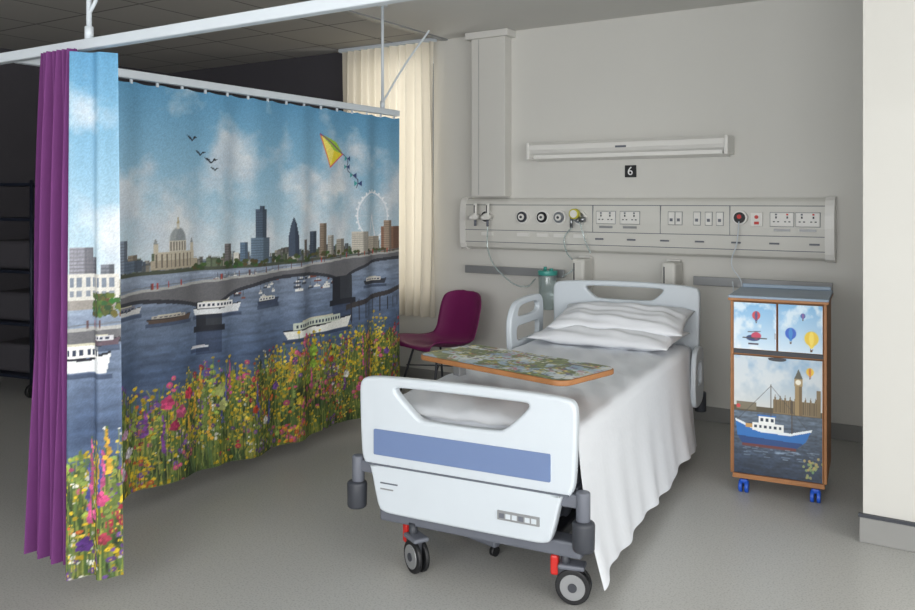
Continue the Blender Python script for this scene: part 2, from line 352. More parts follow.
nt.links.new(ramp.outputs['Color'],mm.inputs[6]); nt.links.new(r2.outputs['Color'],mm.inputs[7]); nt.links.new(mm.outputs[2],b.inputs['Base Color'])
M_tile=mat('ceiling_tile',(150,149,146),0.85,var=0.02)
nt=M_tile.node_tree; b=nt.nodes['Principled BSDF']; tc=[n for n in nt.nodes if n.type=='TEX_COORD'][0]
br=nt.nodes.new('ShaderNodeTexBrick'); br.offset=0.0; br.inputs['Scale'].default_value=1.0; br.inputs['Brick Width'].default_value=0.6; br.inputs['Row Height'].default_value=0.6; br.inputs['Mortar Size'].default_value=0.010
br.inputs['Color1'].default_value=(*lin((178,176,172)),1); br.inputs['Color2'].default_value=(*lin((172,170,166)),1); br.inputs['Mortar'].default_value=(*lin((120,118,116)),1)
nt.links.new(tc.outputs['Object'],br.inputs['Vector']); nt.links.new(br.outputs['Color'],b.inputs['Base Color'])

# ------------------------------------------------------------ room shell
XL,XR,YF,YB,ZC=-7.2,3.0,-3.0,5.73,2.81
box('floor',XL-.2,XR+.2,YF-.2,YB+.2,-0.1,0.0,M_floor)
box('ceiling',-3.75,XR+.2,YF-.2,YB+.2,ZC,ZC+.1,M_ceil)
box('ceiling_tiled',XL-.2,-3.75,YF-.2,YB+.2,ZC,ZC+.1,M_tile)
box('trim_1',-3.79,-3.73,YF,YB,ZC-.012,ZC+.0,M_rail)
WX0,WX1,WZ0,WZ1=-4.70,-3.87,0.75,2.70
wb=empty('wall_back')
box('section_main',WX1,XR+.2,YB,YB+.2,0,ZC,M_wall,wb)
box('section_over_window',WX0,WX1,YB,YB+.2,WZ1,ZC,M_wall,wb)
box('section_under_window',WX0,WX1,YB,YB+.2,0,WZ0,M_wall,wb)
box('section_painted_shade',XL,WX0,YB,YB+.2,0,ZC,M_walldk,wb)  # dim end of the back wall, its shade put into the colour
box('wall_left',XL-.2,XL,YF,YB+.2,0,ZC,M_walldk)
box('wall_pier',-0.473,XR,4.07,YB,0.0,ZC,M_pier)
def wall_with_hole(name,axis,at,a0,a1,h0,h1,z0,z1,m):
    e=empty(name)
    def seg(n,p,q,za,zb):
        if axis=='X': box(n,at,at+.2,p,q,za,zb,m,e)
        else: box(n,p,q,at-.2,at,za,zb,m,e)
    seg('side_a',a0,h0,0,ZC); seg('side_b',h1,a1,0,ZC); seg('below',h0,h1,0,z0); seg('above',h0,h1,z1,ZC)
wall_with_hole('wall_right','X',XR,YF,4.07,-2.0,3.0,0.8,2.55,M_wall)
wall_with_hole('wall_front','Y',YF,XL,XR,-2.4,2.4,0.8,2.55,M_wall)
def frame(name,axis,at,a0,a1,z0,z1,n,th=.05):
    e=empty(name)
    def b2(nm,p,q,za,zb):
        if axis=='X': box(nm,at,at+.06,p,q,za,zb,M_white,e,.004)
        else: box(nm,p,q,at,at+.06,za,zb,M_white,e,.004)
    b2('sill',a0,a1,z0,z0+th); b2('head',a0,a1,z1-th,z1)
    for i in range(n+1):
        x=a0+(a1-a0-th)*i/n; b2('mullion_%d'%i,x,x+th,z0+th,z1-th)
frame('window_1','Y',YB+.08,WX0,WX1,WZ0,WZ1,1)
frame('window_2','X',XR+.08,-2.0,3.0,.8,2.55,4)
frame('window_3','Y',YF-.14,-2.4,2.4,.8,2.55,4)
M_skirt=mat('vinyl_skirting',(140,140,138),0.5,var=0.03)
box('baseboard_back',XL,-0.473,YB-.014,YB,0,.10,M_skirt,None,.004)
box('baseboard_pier',-0.487,XR,4.056,4.07,0,.11,M_skirt,None,.004)
box('trim_2',-0.490,XR,4.052,4.07,.112,.126,M_dgrey)

# ------------------------------------------------------------ curtain track
RZ=2.09
trk=empty('curtain_track')
box('rail_cross',XL,XR-.02,1.93,1.97,RZ-.018,RZ+.022,M_white,trk,.005)
box('rail_bed_side',-3.45,-3.41,1.97,4.64,RZ-.018,RZ+.022,M_white,trk,.005)
for n,(x,y) in enumerate(((-2.90,1.95),(-3.43,4.47),(0.4,1.95),(-5.2,1.95))):
    cyl('drop_rod_%d'%n,(x,y,RZ+.02),(x,y,ZC-.01),.010,M_white,trk)
    cyl('rod_flange_%d'%n,(x,y,ZC-.016),(x,y,ZC-.001),.035,M_white,trk)
    cyl('rod_boss_%d'%n,(x,y,RZ+.02),(x,y,RZ+.07),.016,M_white,trk)
tube('brace_a',[(-2.90,1.95,RZ+.12),(-2.87,1.95,RZ+.15),(-2.84,1.95,RZ+.20),(-2.76,1.95,ZC-.05)],.007,M_white,trk)
tube('brace_end',[(-3.43,4.47,RZ+.06),(-3.36,4.62,RZ+.32),(-3.28,4.80,RZ+.58)],.007,M_white,trk)

# ------------------------------------------------------------ mural curtain
cur=empty('mural_privacy_curtain')
def fold(m): return 0.016*np.sin(m*2*math.pi/.30)+0.010*np.sin(m*2*math.pi/.47+1)+0.006*np.sin(m*31)
sel=mural.x>=2.22
mm_=mural.X[:,sel]; zz=mural.Z[:,sel]; tz=(zz-.1)/1.965
scal=-0.008*np.abs(np.sin(mm_*math.pi/.15))*np.clip((tz-.93)/.07,0,1)
P=np.stack([-3.43+fold(mm_+.04*(1-tz))*(.35+.65*(1-tz)**.6)+.012*np.sin(mm_*14+3*tz)*(1-tz),mm_,zz+scal-.004+.01*np.sin(mm_*5)*(1-tz)],-1)
grid('mural_panel',P,M_mural,cur,mural.im[:,sel])
sel=(mural.x<=2.13)
mm_=mural.X[:,sel]; zz=mural.Z[:,sel]; q=(mm_-1.86)/(2.13-1.86); tz=(zz-.1)/1.965
w=.028*np.sin(q*2*math.pi*1.6+1.0)*(0.5+.5*(1-tz))
P=np.stack([-2.895+(.125+.030*(1-tz))*q-.010*(1-tz)+w*.2,1.875+.10*q-w*.9,zz-.012],-1)
grid('leading_panel',P,M_mural,cur,mural.im[:,sel])
for i in range(17):
    y=2.23+i*.148; box('hook_%d'%i,-3.434,-3.426,y-.006,y+.006,RZ-.040,RZ-.0185,M_white,cur)
W=220;H=60; u=np.linspace(0,1,W)[None,:]; v=np.linspace(0,1,H)[:,None]
wid=.205+.060*(1-v)
X=-2.905-wid*u-.02*(1-v)*u+0*v; Y=1.90+.042*np.sin(u*2*math.pi*6.5+.6*np.sin(v*3))*(.55+.45*(1-v))+.015*np.sin(u*20+v*4)
Z=.13+(RZ-.02-.13)*v+0*u
grid('purple_curtain',np.stack([X,Y,Z],-1),M_purple,None)

# ------------------------------------------------------------ window drape
W=260;H=50; u=np.linspace(0,1,W)[None,:]; v=np.linspace(0,1,H)[:,None]
X=-4.74+.95*u+.01*np.sin(v*5)*(u)+0*v; Y=5.62+.030*np.sin(u*2*math.pi*12+.8*np.sin(v*4+u*9))*(1.05-.25*v)+.01*np.sin(u*41); Z=.55+(ZC-.03-.55)*v+0*u
dr=empty('window_drape'); grid('cloth',np.stack([X,Y,Z],-1),M_drape,dr)
box('drape_track',-4.78,-3.78,5.60,5.65,ZC-.03,ZC-.001,M_white,dr,.004)

# ------------------------------------------------------------ bedhead service trunking
tk=empty('bedhead_service_panel')
prof=[(5.73,1.115),(5.675,1.118),(5.650,1.135),(5.640,1.165),(5.634,1.24),(5.630,1.32),(5.634,1.40),(5.642,1.46),(5.652,1.49),(5.675,1.510),(5.73,1.515)]
def extr(name,prof,x0,x1,m,parent):
    bm=bmesh.new(); a=[bm.verts.new((x0,y,z)) for y,z in prof]; b_=[bm.verts.new((x1,y,z)) for y,z in prof]
    n=len(prof)
    for i in range(n): bm.faces.new((a[i],a[(i+1)%n],b_[(i+1)%n],b_[i]))
    bm.faces.new(a[::-1]); bm.faces.new(b_); bmesh.ops.recalc_face_normals(bm,faces=bm.faces[:])
    me=bpy.data.meshes.new(name); bm.to_mesh(me); bm.free(); return add(name,me,m,parent)
extr('housing',prof,-3.52,-.85,M_cream,tk)
big=[(5.73+(y-5.73)*1.06,1.315+(z-1.315)*1.04) for y,z in prof]
extr('end_cap_a',big,-3.55,-3.50,M_socket,tk); extr('end_cap_b',big,-.87,-.815,M_socket,tk)
for z,y in ((1.462,5.6415),(1.268,5.6325),(1.175,5.6385)): box('seam_%d'%int(z*1000),-3.50,-.87,y-.0015,y+.01,z-.0022,z+.0022,M_groove,tk)
for i,x in enumerate((-2.42,-1.92,-1.45)): box('panel_joint_%d'%i,x-.0015,x+.0015,5.6285,5.64,1.27,1.46,M_groove,tk)
yf=5.630
def gang(n,x,z,w,h):
    box(n+'_surround',x-w/2-.004,x+w/2+.004,yf-.004,yf+.012,z-h/2-.004,z+h/2+.004,M_rail,tk,.002)
    return box(n,x-w/2,x+w/2,yf-.010,yf+.012,z-h/2,z+h/2,M_socket,tk,.003)
for i,x in enumerate((-2.318,-2.139,-1.123,-.968)):
    gang('double_socket_%d'%i,x,1.375,.140,.086)
    for s in (-1,1):
        cx=x+s*.034
        box('pin_e_%d_%d'%(i,s),cx-.005,cx+.005,yf-.0115,yf-.009,1.382,1.396,M_dgrey,tk); 
        for t in (-1,1): box('pin_%d_%d_%d'%(i,s,t),cx+t*.013-.006,cx+t*.013+.006,yf-.0115,yf-.009,1.358,1.365,M_dgrey,tk)
        box('switch_%d_%d'%(i,s),cx-.006,cx+.006,yf-.013,yf-.009,1.402,1.413,M_red if (s>0 and i>1) else M_grey,tk)
    box('socket_label_%d'%i,x-.05,x+.05,yf-.0045,yf+.01,1.300,1.316,M_rail,tk)
for i,x in enumerate((-1.84,-1.79,-1.666,-1.587,-1.514)):
    gang('data_outlet_%d'%i,x,1.375,.042,.085); box('jack_%d'%i,x-.010,x+.010,yf-.0115,yf-.009,1.355,1.375,M_grey,tk)
for i,x in enumerate((-3.30,-2.986,-2.818,-2.679,-2.519)):
    cyl('gas_ring_%d'%i,(x,yf+.005,1.372),(x,yf-.014,1.372),.052,M_socket,tk,seg=32); cyl('gas_collar_%d'%i,(x,yf-.014,1.372),(x,yf-.026,1.372),.040,(M_black,M_dgrey,M_black,M_steel,M_steel)[i],tk,seg=32)
    cyl('gas_outlet_%d'%i,(x,yf-.026,1.372),(x,yf-.036,1.372),.024,M_socket,tk); cyl('gas_core_%d'%i,(x,yf-.036,1.372),(x,yf-.040,1.372),.010,M_dgrey,tk)
    box('gas_label_%d'%i,x-.05,x+.05,yf-.006,yf+.012,1.225,1.25,M_socket,tk)
box('alarm_plate',-1.315,-1.24,yf-.012,yf+.01,1.33,1.42,M_socket,tk,.003); cyl('alarm_button',(-1.277,yf-.012,1.39),(-1.277,yf-.02,1.39),.012,M_red,tk)
box('warning_label',-1.292,-1.262,yf-.014,yf-.011,1.342,1.360,M_red,tk)
cyl('handset_dock',(-1.378,yf,1.385),(-1.378,yf-.035,1.385),.046,M_socket,tk); cyl('handset_ring',(-1.378,yf-.035,1.385),(-1.378,yf-.045,1.385),.036,M_black,tk); cyl('handset_call',(-1.378,yf-.045,1.392),(-1.378,yf-.052,1.392),.014,M_red,tk)
for i in range(7): box('small_label_%d'%i,-2.4+i*.24,-2.34+i*.24,yf-.0035,yf+.01,1.215,1.226,M_grey,tk)
for i,(x,c2) in enumerate(((-3.36,M_steel),(-3.25,M_steel))):
    cyl('regulator_body_%d'%i,(x,yf-.03,1.37),(x,yf-.10,1.37),.020,M_socket,tk); cyl('regulator_tube_%d'%i,(x,yf-.08,1.36),(x,yf-.08,1.475),.014,M_socket,tk)
    cyl('regulator_knob_%d'%i,(x-.02,yf-.08,1.365),(x-.055,yf-.08,1.365),.018,M_socket,tk); cyl('regulator_nut_%d'%i,(x,yf-.08,1.30),(x,yf-.08,1.345),.010,M_grey,tk); cyl('regulator_scale_%d'%i,(x,yf-.0945,1.40),(x,yf-.0945,1.46),.004,M_dgrey,tk)
cyl('suction_gauge',(-2.53,yf-.05,1.40),(-2.53,yf-.09,1.40),.038,mat('yellow_gauge',(196,190,60),.4),tk,bev=.004); cyl('suction_face',(-2.53,yf-.09,1.40),(-2.53,yf-.093,1.40),.028,M_socket,tk)
cyl('suction_stem',(-2.53,yf-.03,1.37),(-2.53,yf-.08,1.37),.018,M_steel,tk); cyl('suction_port',(-2.56,yf-.06,1.30),(-2.56,yf-.06,1.38),.012,M_steel,tk); cyl('suction_knob',(-2.49,yf-.07,1.36),(-2.45,yf-.07,1.36),.020,M_steel,tk)
tube('suction_hose_a',[(-2.56,yf-.06,1.30),(-2.62,yf-.05,1.22),(-2.60,yf-.06,1.13),(-2.52,yf-.10,1.02),(-2.60,yf-.12,.95)],.005,M_clear,tk)
tube('suction_hose_b',[(-3.25,yf-.08,1.30),(-3.24,yf-.08,1.10),(-3.12,yf-.09,.94),(-2.9,yf-.10,.86),(-2.83,yf-.1,.92)],.005,M_clear,tk)
tube('suction_hose_c',[(-2.49,yf-.07,1.34),(-2.44,yf-.06,1.18),(-2.41,yf-.06,1.12)],.005,M_clear,tk)
tube('handset_cable',[(-1.378,yf-.05,1.36),(-1.39,yf-.06,1.22),(-1.42,yf-.07,1.08),(-1.36,yf-.06,.96),(-1.39,yf-.05,.88),(-1.42,yf-.05,.97)],.004,M_white,tk)
cd=empty('service_duct'); box('duct_box',-3.44,-3.14,5.62,5.729,1.526,ZC-.005,M_wall,cd,.006); box('duct_cap',-3.48,-3.10,5.59,5.729,ZC-.055,ZC-.002,M_ceil,cd,.005)
tube('duct_seam',[(-3.37,5.619,1.54),(-3.37,5.619,ZC-.06)],.002,M_rail,cd)
for nm,x0,x1 in (('equipment_rail',-3.52,-2.66),('equipment_rail',-1.70,-.83)):
    e=empty(nm); box('rail_bar',x0,x1,5.655,5.667,.925,.985,M_rail,e,.003)
    for k in range(3):
        x=x0+.08+(x1-x0-.16)*k/2; cyl('standoff_%d'%k,(x,5.667,.95),(x,5.729,.95),.014,M_steel,e)
for x in (-2.49,-1.83):
    e=empty('bed_bumper'); box('pad',x-.05,x+.05,5.52,5.69,.86,1.08,M_cream,e,.02,3); box('back_plate',x-.07,x+.03,5.69,5.728,.82,1.09,M_socket,e,.006); box('slot',x-.03,x-.022,5.517,5.53,.91,1.05,M_dgrey,e)
e=empty('suction_canister'); jx,jy=-2.74,5.55
cyl('jar',(jx,jy,.70),(jx,jy,.95),.062,M_clear,e,.068,bev=.01); cyl('lid',(jx,jy,.95),(jx,jy,.985),.072,M_teal,e,bev=.006); cyl('port',(jx-.02,jy,.985),(jx-.02,jy,1.01),.012,M_teal,e); cyl('port_2',(jx+.03,jy,.985),(jx+.03,jy,1.0),.014,M_teal,e)
box('bracket',jx-.02,jx+.02,jy+.06,5.654,.90,.98,M_grey,e,.003)
e=empty('wall_reading_light')
lp=[(5.73,1.915),(5.60,1.925),(5.565,1.905),(5.558,1.87),(5.575,1.845),(5.66,1.80),(5.73,1.79)]
extr('housing',lp,-2.90,-1.47,M_socket,e); box('end_a',-2.925,-2.90,5.56,5.73,1.80,1.925,M_socket,e,.006); box('end_b',-1.47,-1.445,5.56,5.73,1.80,1.925,M_socket,e,.006)
box('switch_slot',-2.22,-2.14,5.556,5.562,1.868,1.882,M_grey,e); box('diffuser',-2.88,-1.49,5.60,5.66,1.806,1.832,M_socket,e)
e=empty('bay_number_sign'); box('plate',-2.212,-2.127,5.72,5.73,1.662,1.748,M_black,e,.003)
tx=bpy.data.curves.new('six','FONT'); tx.body='6'; tx.size=.085; tx.extrude=.002; tx.align_x='CENTER'; tx.align_y='CENTER'
curve_to_mesh(tx,'digit',mat('sign_white',(235,235,235),.5),e,Matrix.Translation((-2.17,5.718,1.704))@XZ)

# ------------------------------------------------------------ hospital bed
bed=empty('hospital_bed',(-1.735,2.78,0),math.radians(5.5))
def smoothpoly(p,n=3):
    p=[Vector(a) for a in p]
    for _ in range(n):
        q=[]
        for i in range(len(p)):
            a,b_=p[i],p[(i+1)%len(p)]; q+= [a*.75+b_*.25,a*.25+b_*.75]
        p=q
    return [(a.x,a.y) for a in p]
o_=[(-.462,.50),(-.455,.44),(-.43,.405),(.43,.405),(.455,.44),(.462,.50),(.470,.72),(.462,.757),(.435,.775),(.30,.782),(0,.785),(-.30,.782),(-.435,.775),(-.462,.757),(-.470,.72)]
hole=[(-.29,.715),(-.30,.738),(-.27,.744),(.26,.744),(.285,.738),(.275,.715),(.19,.635),(.15,.620),(-.17,.620),(-.20,.635)]
plate('footboard',smoothpoly(o_,2),[smoothpoly(hole,2)],.046,M_white,bed,'XZ',-.005,.012)
plate('footboard_lower_panel',smoothpoly([(-.41,.41),(-.425,.425),(.425,.425),(.41,.41),(.375,.25),(.35,.235),(.3,.23),(-.3,.23),(-.35,.235),(-.375,.25)],2),[],.05,M_white,bed,'XZ',-.010,.010)
box('footboard_seam',-.44,.44,-.037,-.02,.4215,.4265,M_groove,bed)
plate('footboard_stripe',rrect(-.395,.37,.463,.567,.006),[],.006,M_stripe,bed,'XZ',-.030,.001)
box('brand_plate',.16,.33,-.039,-.034,.295,.330,M_rail,bed,.001)
for k in range(6): box('plate_text_%d'%k,.168+k*.026,.188+k*.026,-.0405,-.038,.303,.321,M_white if k%3 else M_grey,bed)
box('control_label',-.36,-.28,-.038,-.034,.352,.357,M_groove,bed); box('control_slot',-.36,-.30,-.038,-.034,.328,.333,M_rail,bed)
oh=[(-.455,.45),(.455,.45),(.462,.55),(.470,.90),(.465,.95),(.44,.972),(.30,.982),(0,.99),(-.30,.982),(-.44,.972),(-.465,.95),(-.470,.90),(-.462,.55)]
hh=[(-.24,.925),(-.25,.945),(-.22,.953),(.22,.953),(.25,.945),(.24,.925),(.19,.88),(.15,.872),(-.15,.872),(-.19,.88)]
plate('headboard',smoothpoly(oh,2),[smoothpoly(hh,2)],.05,M_white,bed,'XZ',2.275,.012)
box('frame_foot_bar',-.47,.47,.03,.08,.36,.41,M_grey,bed,.008); box('frame_head_bar',-.45,.45,2.18,2.23,.36,.41,M_grey,bed,.008)
for s in (-1,1):
    box('frame_side_%d'%s,s*.43-.02,s*.43+.02,.05,2.2,.38,.43,M_grey,bed,.006)
    cyl('corner_post_%d'%s,(s*.487,-.005,.33),(s*.487,-.005,.44),.026,M_grey,bed,bev=.006)
    cyl('corner_bumper_%d'%s,(s*.490,-.01,.225),(s*.490,-.01,.335),.040,M_dgrey,bed,.042,bev=.012)
    box('corner_arm_%d'%s,min(s*.40,s*.49),max(s*.40,s*.49),-.015,.04,.375,.425,M_grey,bed,.008)
    cyl('head_bumper_%d'%s,(s*.47,2.27,.22),(s*.47,2.27,.34),.035,M_dgrey,bed,bev=.008)
box('mattress_deck',-.43,.43,.06,2.2,.42,.47,M_rail,bed,.006)
box('mattress',-.435,.435,.04,2.23,.47,.625,M_cloth,bed,.04,4)
box('base_cross_foot',-.40,.47,.02,.11,.175,.235,M_grey,bed,.01); box('base_cross_head',-.40,.44,2.05,2.13,.15,.21,M_grey,bed,.01)
box('base_side_a',-.33,-.27,.08,2.1,.15,.20,M_dgrey,bed,.01); box('base_side_b',.27,.33,.08,2.1,.15,.20,M_dgrey,bed,.01)
for s in (-.28,.28):
    tube('lift_arm_%d'%int(s*100),[(s,.35,.19),(s,.75,.40)],.022,M_grey,bed); tube('lift_arm_h_%d'%int(s*100),[(s,1.5,.19),(s,1.9,.40)],.022,M_grey,bed)
cyl('actuator',(0,.5,.22),(0,1.2,.34),.03,M_dgrey,bed)
def castor(i,mx_,my_,ang,wr=.066):
    e=bpy.data.objects.new('castor_%d'%i,None); S.collection.objects.link(e); e.parent=bed; e.location=(mx_,my_,0); e.rotation_euler=(0,0,ang)
    cyl('stem',(0,0,.12),(0,0,.19),.018,M_dgrey,e); 
    for s in (-1,1):
        cyl('tyre_%d'%s,(s*.008,-.03,wr),(s*.026,-.03,wr),wr,M_black,e,bev=.005,seg=40); cyl('hub_%d'%s,(s*.025,-.03,wr),(s*.030,-.03,wr),wr*.72,M_rail,e,seg=32,bev=.002); cyl('cap_%d'%s,(s*.029,-.03,wr),(s*.034,-.03,wr),wr*.25,M_dgrey,e)
    box('fork',-.020,.020,-.06,.03,.075,.145,M_dgrey,e,.012,3); box('mud_cover',-.034,.034,-.075,.025,wr*2-.002,wr*2+.016,M_grey,e,.007)
    box('brake_pedal',-.022,.022,.025,.055,.10,.175,M_red,e,.008)
castor(0,-.245,.03,math.radians(58)); castor(1,.40,.05,math.radians(100)); castor(2,-.30,2.09,math.radians(160)); castor(3,.40,2.09,math.radians(20))
sy=.13
plate('side_rail_raised',[(a+sy,b_) for a,b_ in smoothpoly([(1.46,.60),(1.44,.78),(1.50,.87),(1.58,.905),(1.86,.915),(1.95,.90),(1.98,.82),(1.96,.62),(1.9,.58),(1.5,.58)],2)],[[(a+sy,b_) for a,b_ in smoothpoly([(1.55,.80),(1.56,.845),(1.61,.87),(1.84,.875),(1.90,.855),(1.89,.80)],2)],[(a+sy,b_) for a,b_ in rrect(1.54,1.90,.66,.75,.03)]],.035,M_white,bed,'YZ',-.495,.008)
for y in (1.68,1.98): tube('side_rail_arm_%d'%int(y*100),[(-.495,y,.62),(-.49,y+.02,.5),(-.44,y+.02,.42)],.014,M_grey,bed)
plate('side_rail_lowered',smoothpoly([(1.98,.32),(1.97,.50),(2.0,.61),(2.08,.64),(2.19,.63),(2.23,.58),(2.23,.36),(2.18,.30),(2.03,.29)],2),[rrect(2.04,2.16,.42,.55,.03)],.030,M_white,bed,'YZ',.485,.008)
tube('side_rail_lowered_arm',[(.47,2.1,.40),(.48,2.1,.33)],.012,M_grey,bed)
# sheet
poly=[(-.452,.40),(-.455,.585)]+[(-.415-.04*math.cos(a),.60+.045*math.sin(a)) for a in np.linspace(.1,math.pi/2,7)]
poly+=[(x,.645) for x in np.linspace(-.38,.38,20)]
poly+=[(.415+.045*math.sin(a),.60+.045*math.cos(a)) for a in np.linspace(.1,math.pi/2,7)]
poly+=[(.464,.5),(.472,.35),(.485,.2),(.498,.085)]
poly=np.array(poly); L=np.r_[0,np.cumsum(np.hypot(*np.diff(poly,axis=0).T))]
NQ=170; NY=260; s=np.linspace(0,L[-1],NQ); qx=np.interp(s,L,poly[:,0]); qz=np.interp(s,L,poly[:,1])
yv=np.linspace(.025,2.02,NY)
QX,YV=np.meshgrid(qx,yv); QZ,_=np.meshgrid(qz,yv)
dep=np.clip((.60-QZ)/.53,0,1)*(QX>0)
f=np.sin(YV*15+.8*np.sin(YV*5)+.5*dep)*.55+.45*np.sin(YV*27+1-.8*dep)
PX=QX+dep**1.5*(.015*f+.014)+dep**1.5*.045*np.exp(-((YV-.05)/.25)**2)
topm=(QZ>.63)
wr=.0045*np.sin(QX*21+YV*9)*np.sin(YV*13-QX*5)+.003*np.sin(QX*47+YV*23)+.0035*np.abs(np.sin(YV*6+QX*3.5))
PZ=QZ+np.where(topm,wr+.004,0.0)+dep**2*.012*np.sin(YV*9)+dep*.008*np.sin(YV*4+1)
PY=YV+dep*.008*np.sin(YV*12)-dep*.03*np.exp(-((YV-.03)/.15)**2)
PZ+= np.where(topm,-.02*np.exp(-((YV-.03)/.05)**2),0)
grid('sheet',np.stack([PX,PY,PZ],-1),M_cloth,bed)
def pillow(name,cx,cy,cz,a,b_,h,rx,rz,seed):
    n=48; r=np.random.default_rng(seed); u=np.linspace(-1,1,n); U,V=np.meshgrid(u,u)
    hgt=((1-np.abs(U)**3.0)*(1-np.abs(V)**2.6)); hgt=np.clip(hgt,0,1)**.55
    pin=1-.05*(1-np.abs(V)**2)*np.abs(U)**4
    pin2=1-.10*(1-np.abs(U)**2)*np.abs(V)**4
    ph=r.uniform(0,6,4)
    wk=.010*np.sin(U*7+V*5+ph[0])*np.sin(V*6-U*3+ph[1])+.007*np.sin(U*15+ph[2]+3*V)*np.abs(U)+.005*np.sin(V*18+U*4+ph[3])*hgt
    M=Matrix.Translation((cx,cy,cz))@Matrix.Rotation(math.radians(rz),4,'Z')@Matrix.Rotation(math.radians(rx),4,'X')
    bm=bmesh.new()
    for sgn in (1,-1):
        vs=[[bm.verts.new(M@Vector((a*U[i,j]*pin[i,j],b_*V[i,j]*pin2[i,j],sgn*hgt[i,j]*(h*(1 if sgn>0 else .7)+wk[i,j])))) for j in range(n)] for i in range(n)]
        for i in range(n-1):
            for j in range(n-1):
                f4=(vs[i][j],vs[i][j+1],vs[i+1][j+1],vs[i+1][j]); bm.faces.new(f4 if sgn>0 else f4[::-1])
    bmesh.ops.remove_doubles(bm,verts=bm.verts[:],dist=.0005)
    me=bpy.data.meshes.new(name); bm.to_mesh(me); bm.free(); return add(name,me,M_pillow,bed,True)
pillow('pillow_lower',.01,1.90,.700,.42,.25,.065,3,-3,1)
pillow('pillow_upper',.055,2.01,.785,.40,.23,.066,11,2,2)

# ------------------------------------------------------------ overbed table
tb=empty('overbed_table',(-1.74,3.19,0),math.radians(-12))
plate('top_core',rrect(-.415,.415,-.19,.19,.06),[],.022,M_wood,tb,'XY',.795,.005)
tc_=Canvas(-.41,.41,-.185,.185,.003)
n1=fbm(tc_.H,tc_.W,3,6,4)[...,None]; n1=np.clip((n1-.3)*2.5,0,1); tc_.im[:]=np.array([130,160,186.])*(1-n1)+np.array([214,218,216.])*n1
g1=fbm(tc_.H,tc_.W,5,9,4); mg=(g1>.50)[...,None]; gg=fbm(tc_.H,tc_.W,20,40,3)[...,None]
tc_.im[:]=np.where(mg,np.array([50,64,40.])*(1-gg)+np.array([150,162,84.])*gg,tc_.im)
pal=[(206,186,60),(230,230,222),(190,110,130),(60,86,120),(160,60,66),(150,170,80),(110,84,130),(226,206,100)]
for i in range(170):
    x,z=rng.uniform(-.41,.41),rng.uniform(-.185,.185); col=np.array(pal[rng.integers(8)])
    for j in range(rng.integers(2,7)):
        r=rng.uniform(.004,.010); tc_.ell(x+rng.normal()*.012,z+rng.normal()*.010,r,r*.7,col*rng.uniform(.8,1.05),.95)
for i in range(160):
    x,z=rng.uniform(-.41,.41),rng.uniform(-.185,.185); tc_.line(x,z,x+rng.uniform(-.03,.03),z+rng.uniform(.0,.06),.0016,(60,88,44) if i%2 else (130,150,70),.9)
for (x,z,w_,h_) in ((-.30,.12,.10,.03),(-.05,.14,.16,.025),(.22,.10,.12,.03)): tc_.rect(x,x+w_,z,z+h_,(70,74,84)); tc_.rect(x,x+w_,z+h_*.6,z+h_,(190,186,176))
R=.057; hx,hz=.41,.185; PXt=tc_.X.copy(); PYt=tc_.Z.copy()
ax=np.abs(PXt); az=np.abs(PYt); dx_=ax-(hx-R); dz_=az-(hz-R); mk=(dx_>0)&(dz_>0)
mxx=np.maximum(dx_,dz_); hyp=np.hypot(dx_,dz_)+1e-9; k=np.where(mk,mxx/hyp,1)
PXt=np.where(mk,np.sign(PXt)*((hx-R)+dx_*k),PXt); PYt=np.where(mk,np.sign(PYt)*((hz-R)+dz_*k),PYt)
grid('top_print',np.stack([PXt,PYt,np.full_like(PXt,.8075)],-1),M_print,tb,tc_.im,False)
box('arm',-.46,.02,.14,.18,.752,.783,M_grey,tb,.006)
box('column',-.50,-.455,.135,.185,.08,.783,M_rail,tb,.006)
box('base_spine',-.51,-.45,-.16,.30,.035,.08,M_grey,tb,.01)
for yy in (-.14,.26):
    box('base_leg_%d'%int(yy*100),-.50,.02,yy,yy+.04,.04,.075,M_grey,tb,.01)
    for xx in (-.48,.0): cyl('wheel_%d_%d'%(int(yy*100),int(xx*100)),(xx-.01,yy+.02,.022),(xx+.01,yy+.02,.022),.022,M_black,tb)

# ------------------------------------------------------------ plum shell chair
ch=empty('plastic_shell_chair',(-3.46,5.20,0),math.radians(162))
pf=np.array([(.255,.425),(.235,.445),(.15,.440),(.0,.418),(-.10,.415),(-.17,.435),(-.215,.50),(-.24,.60),(-.262,.70),(-.278,.765),(-.284,.795),(-.286,.805)])
wd=np.array([.200,.225,.235,.235,.232,.226,.220,.222,.218,.190,.13,.06])*1.06
T=np.linspace(0,1,60)
def cat(t,vals):
    n=len(vals)-1; x=t*n; i=min(int(x),n-1); f=x-i; p0=vals[max(i-1,0)];p1=vals[i];p2=vals[i+1];p3=vals[min(i+2,n)]
    return .5*((2*p1)+(-p0+p2)*f+(2*p0-5*p1+4*p2-p3)*f*f+(-p0+3*p1-3*p2+p3)*f**3)
nw=25; Pp=np.zeros((60,nw,3))
for i,t in enumerate(T):
    y,z=cat(t,pf); w_=max(float(cat(t,wd)),.03); y2,z2=cat(min(t+.01,1),pf); y1,z1=cat(max(t-.01,0),pf)
    tg=np.array([y2-y1,z2-z1]); tg/=np.linalg.norm(tg)+1e-9; nrm=np.array([tg[1],-tg[0]])
    if nrm[1]<0 and t<.4: nrm=-nrm
    if t>=.4 and nrm[0]<0: nrm=-nrm
    curl=.065*(1-.3*abs(t-.5)*2)
    if t<.12: curl*=t/.12
    if t>.8: curl*=max(0,(1-t)/.2)
    for j in range(nw):
        q=-1+2*j/(nw-1); c_=curl*abs(q)**3
        Pp[i,j]=(w_*q,y+nrm[0]*c_,z+nrm[1]*c_)
o=grid('shell',Pp,M_chair,ch); solid(o,.007)
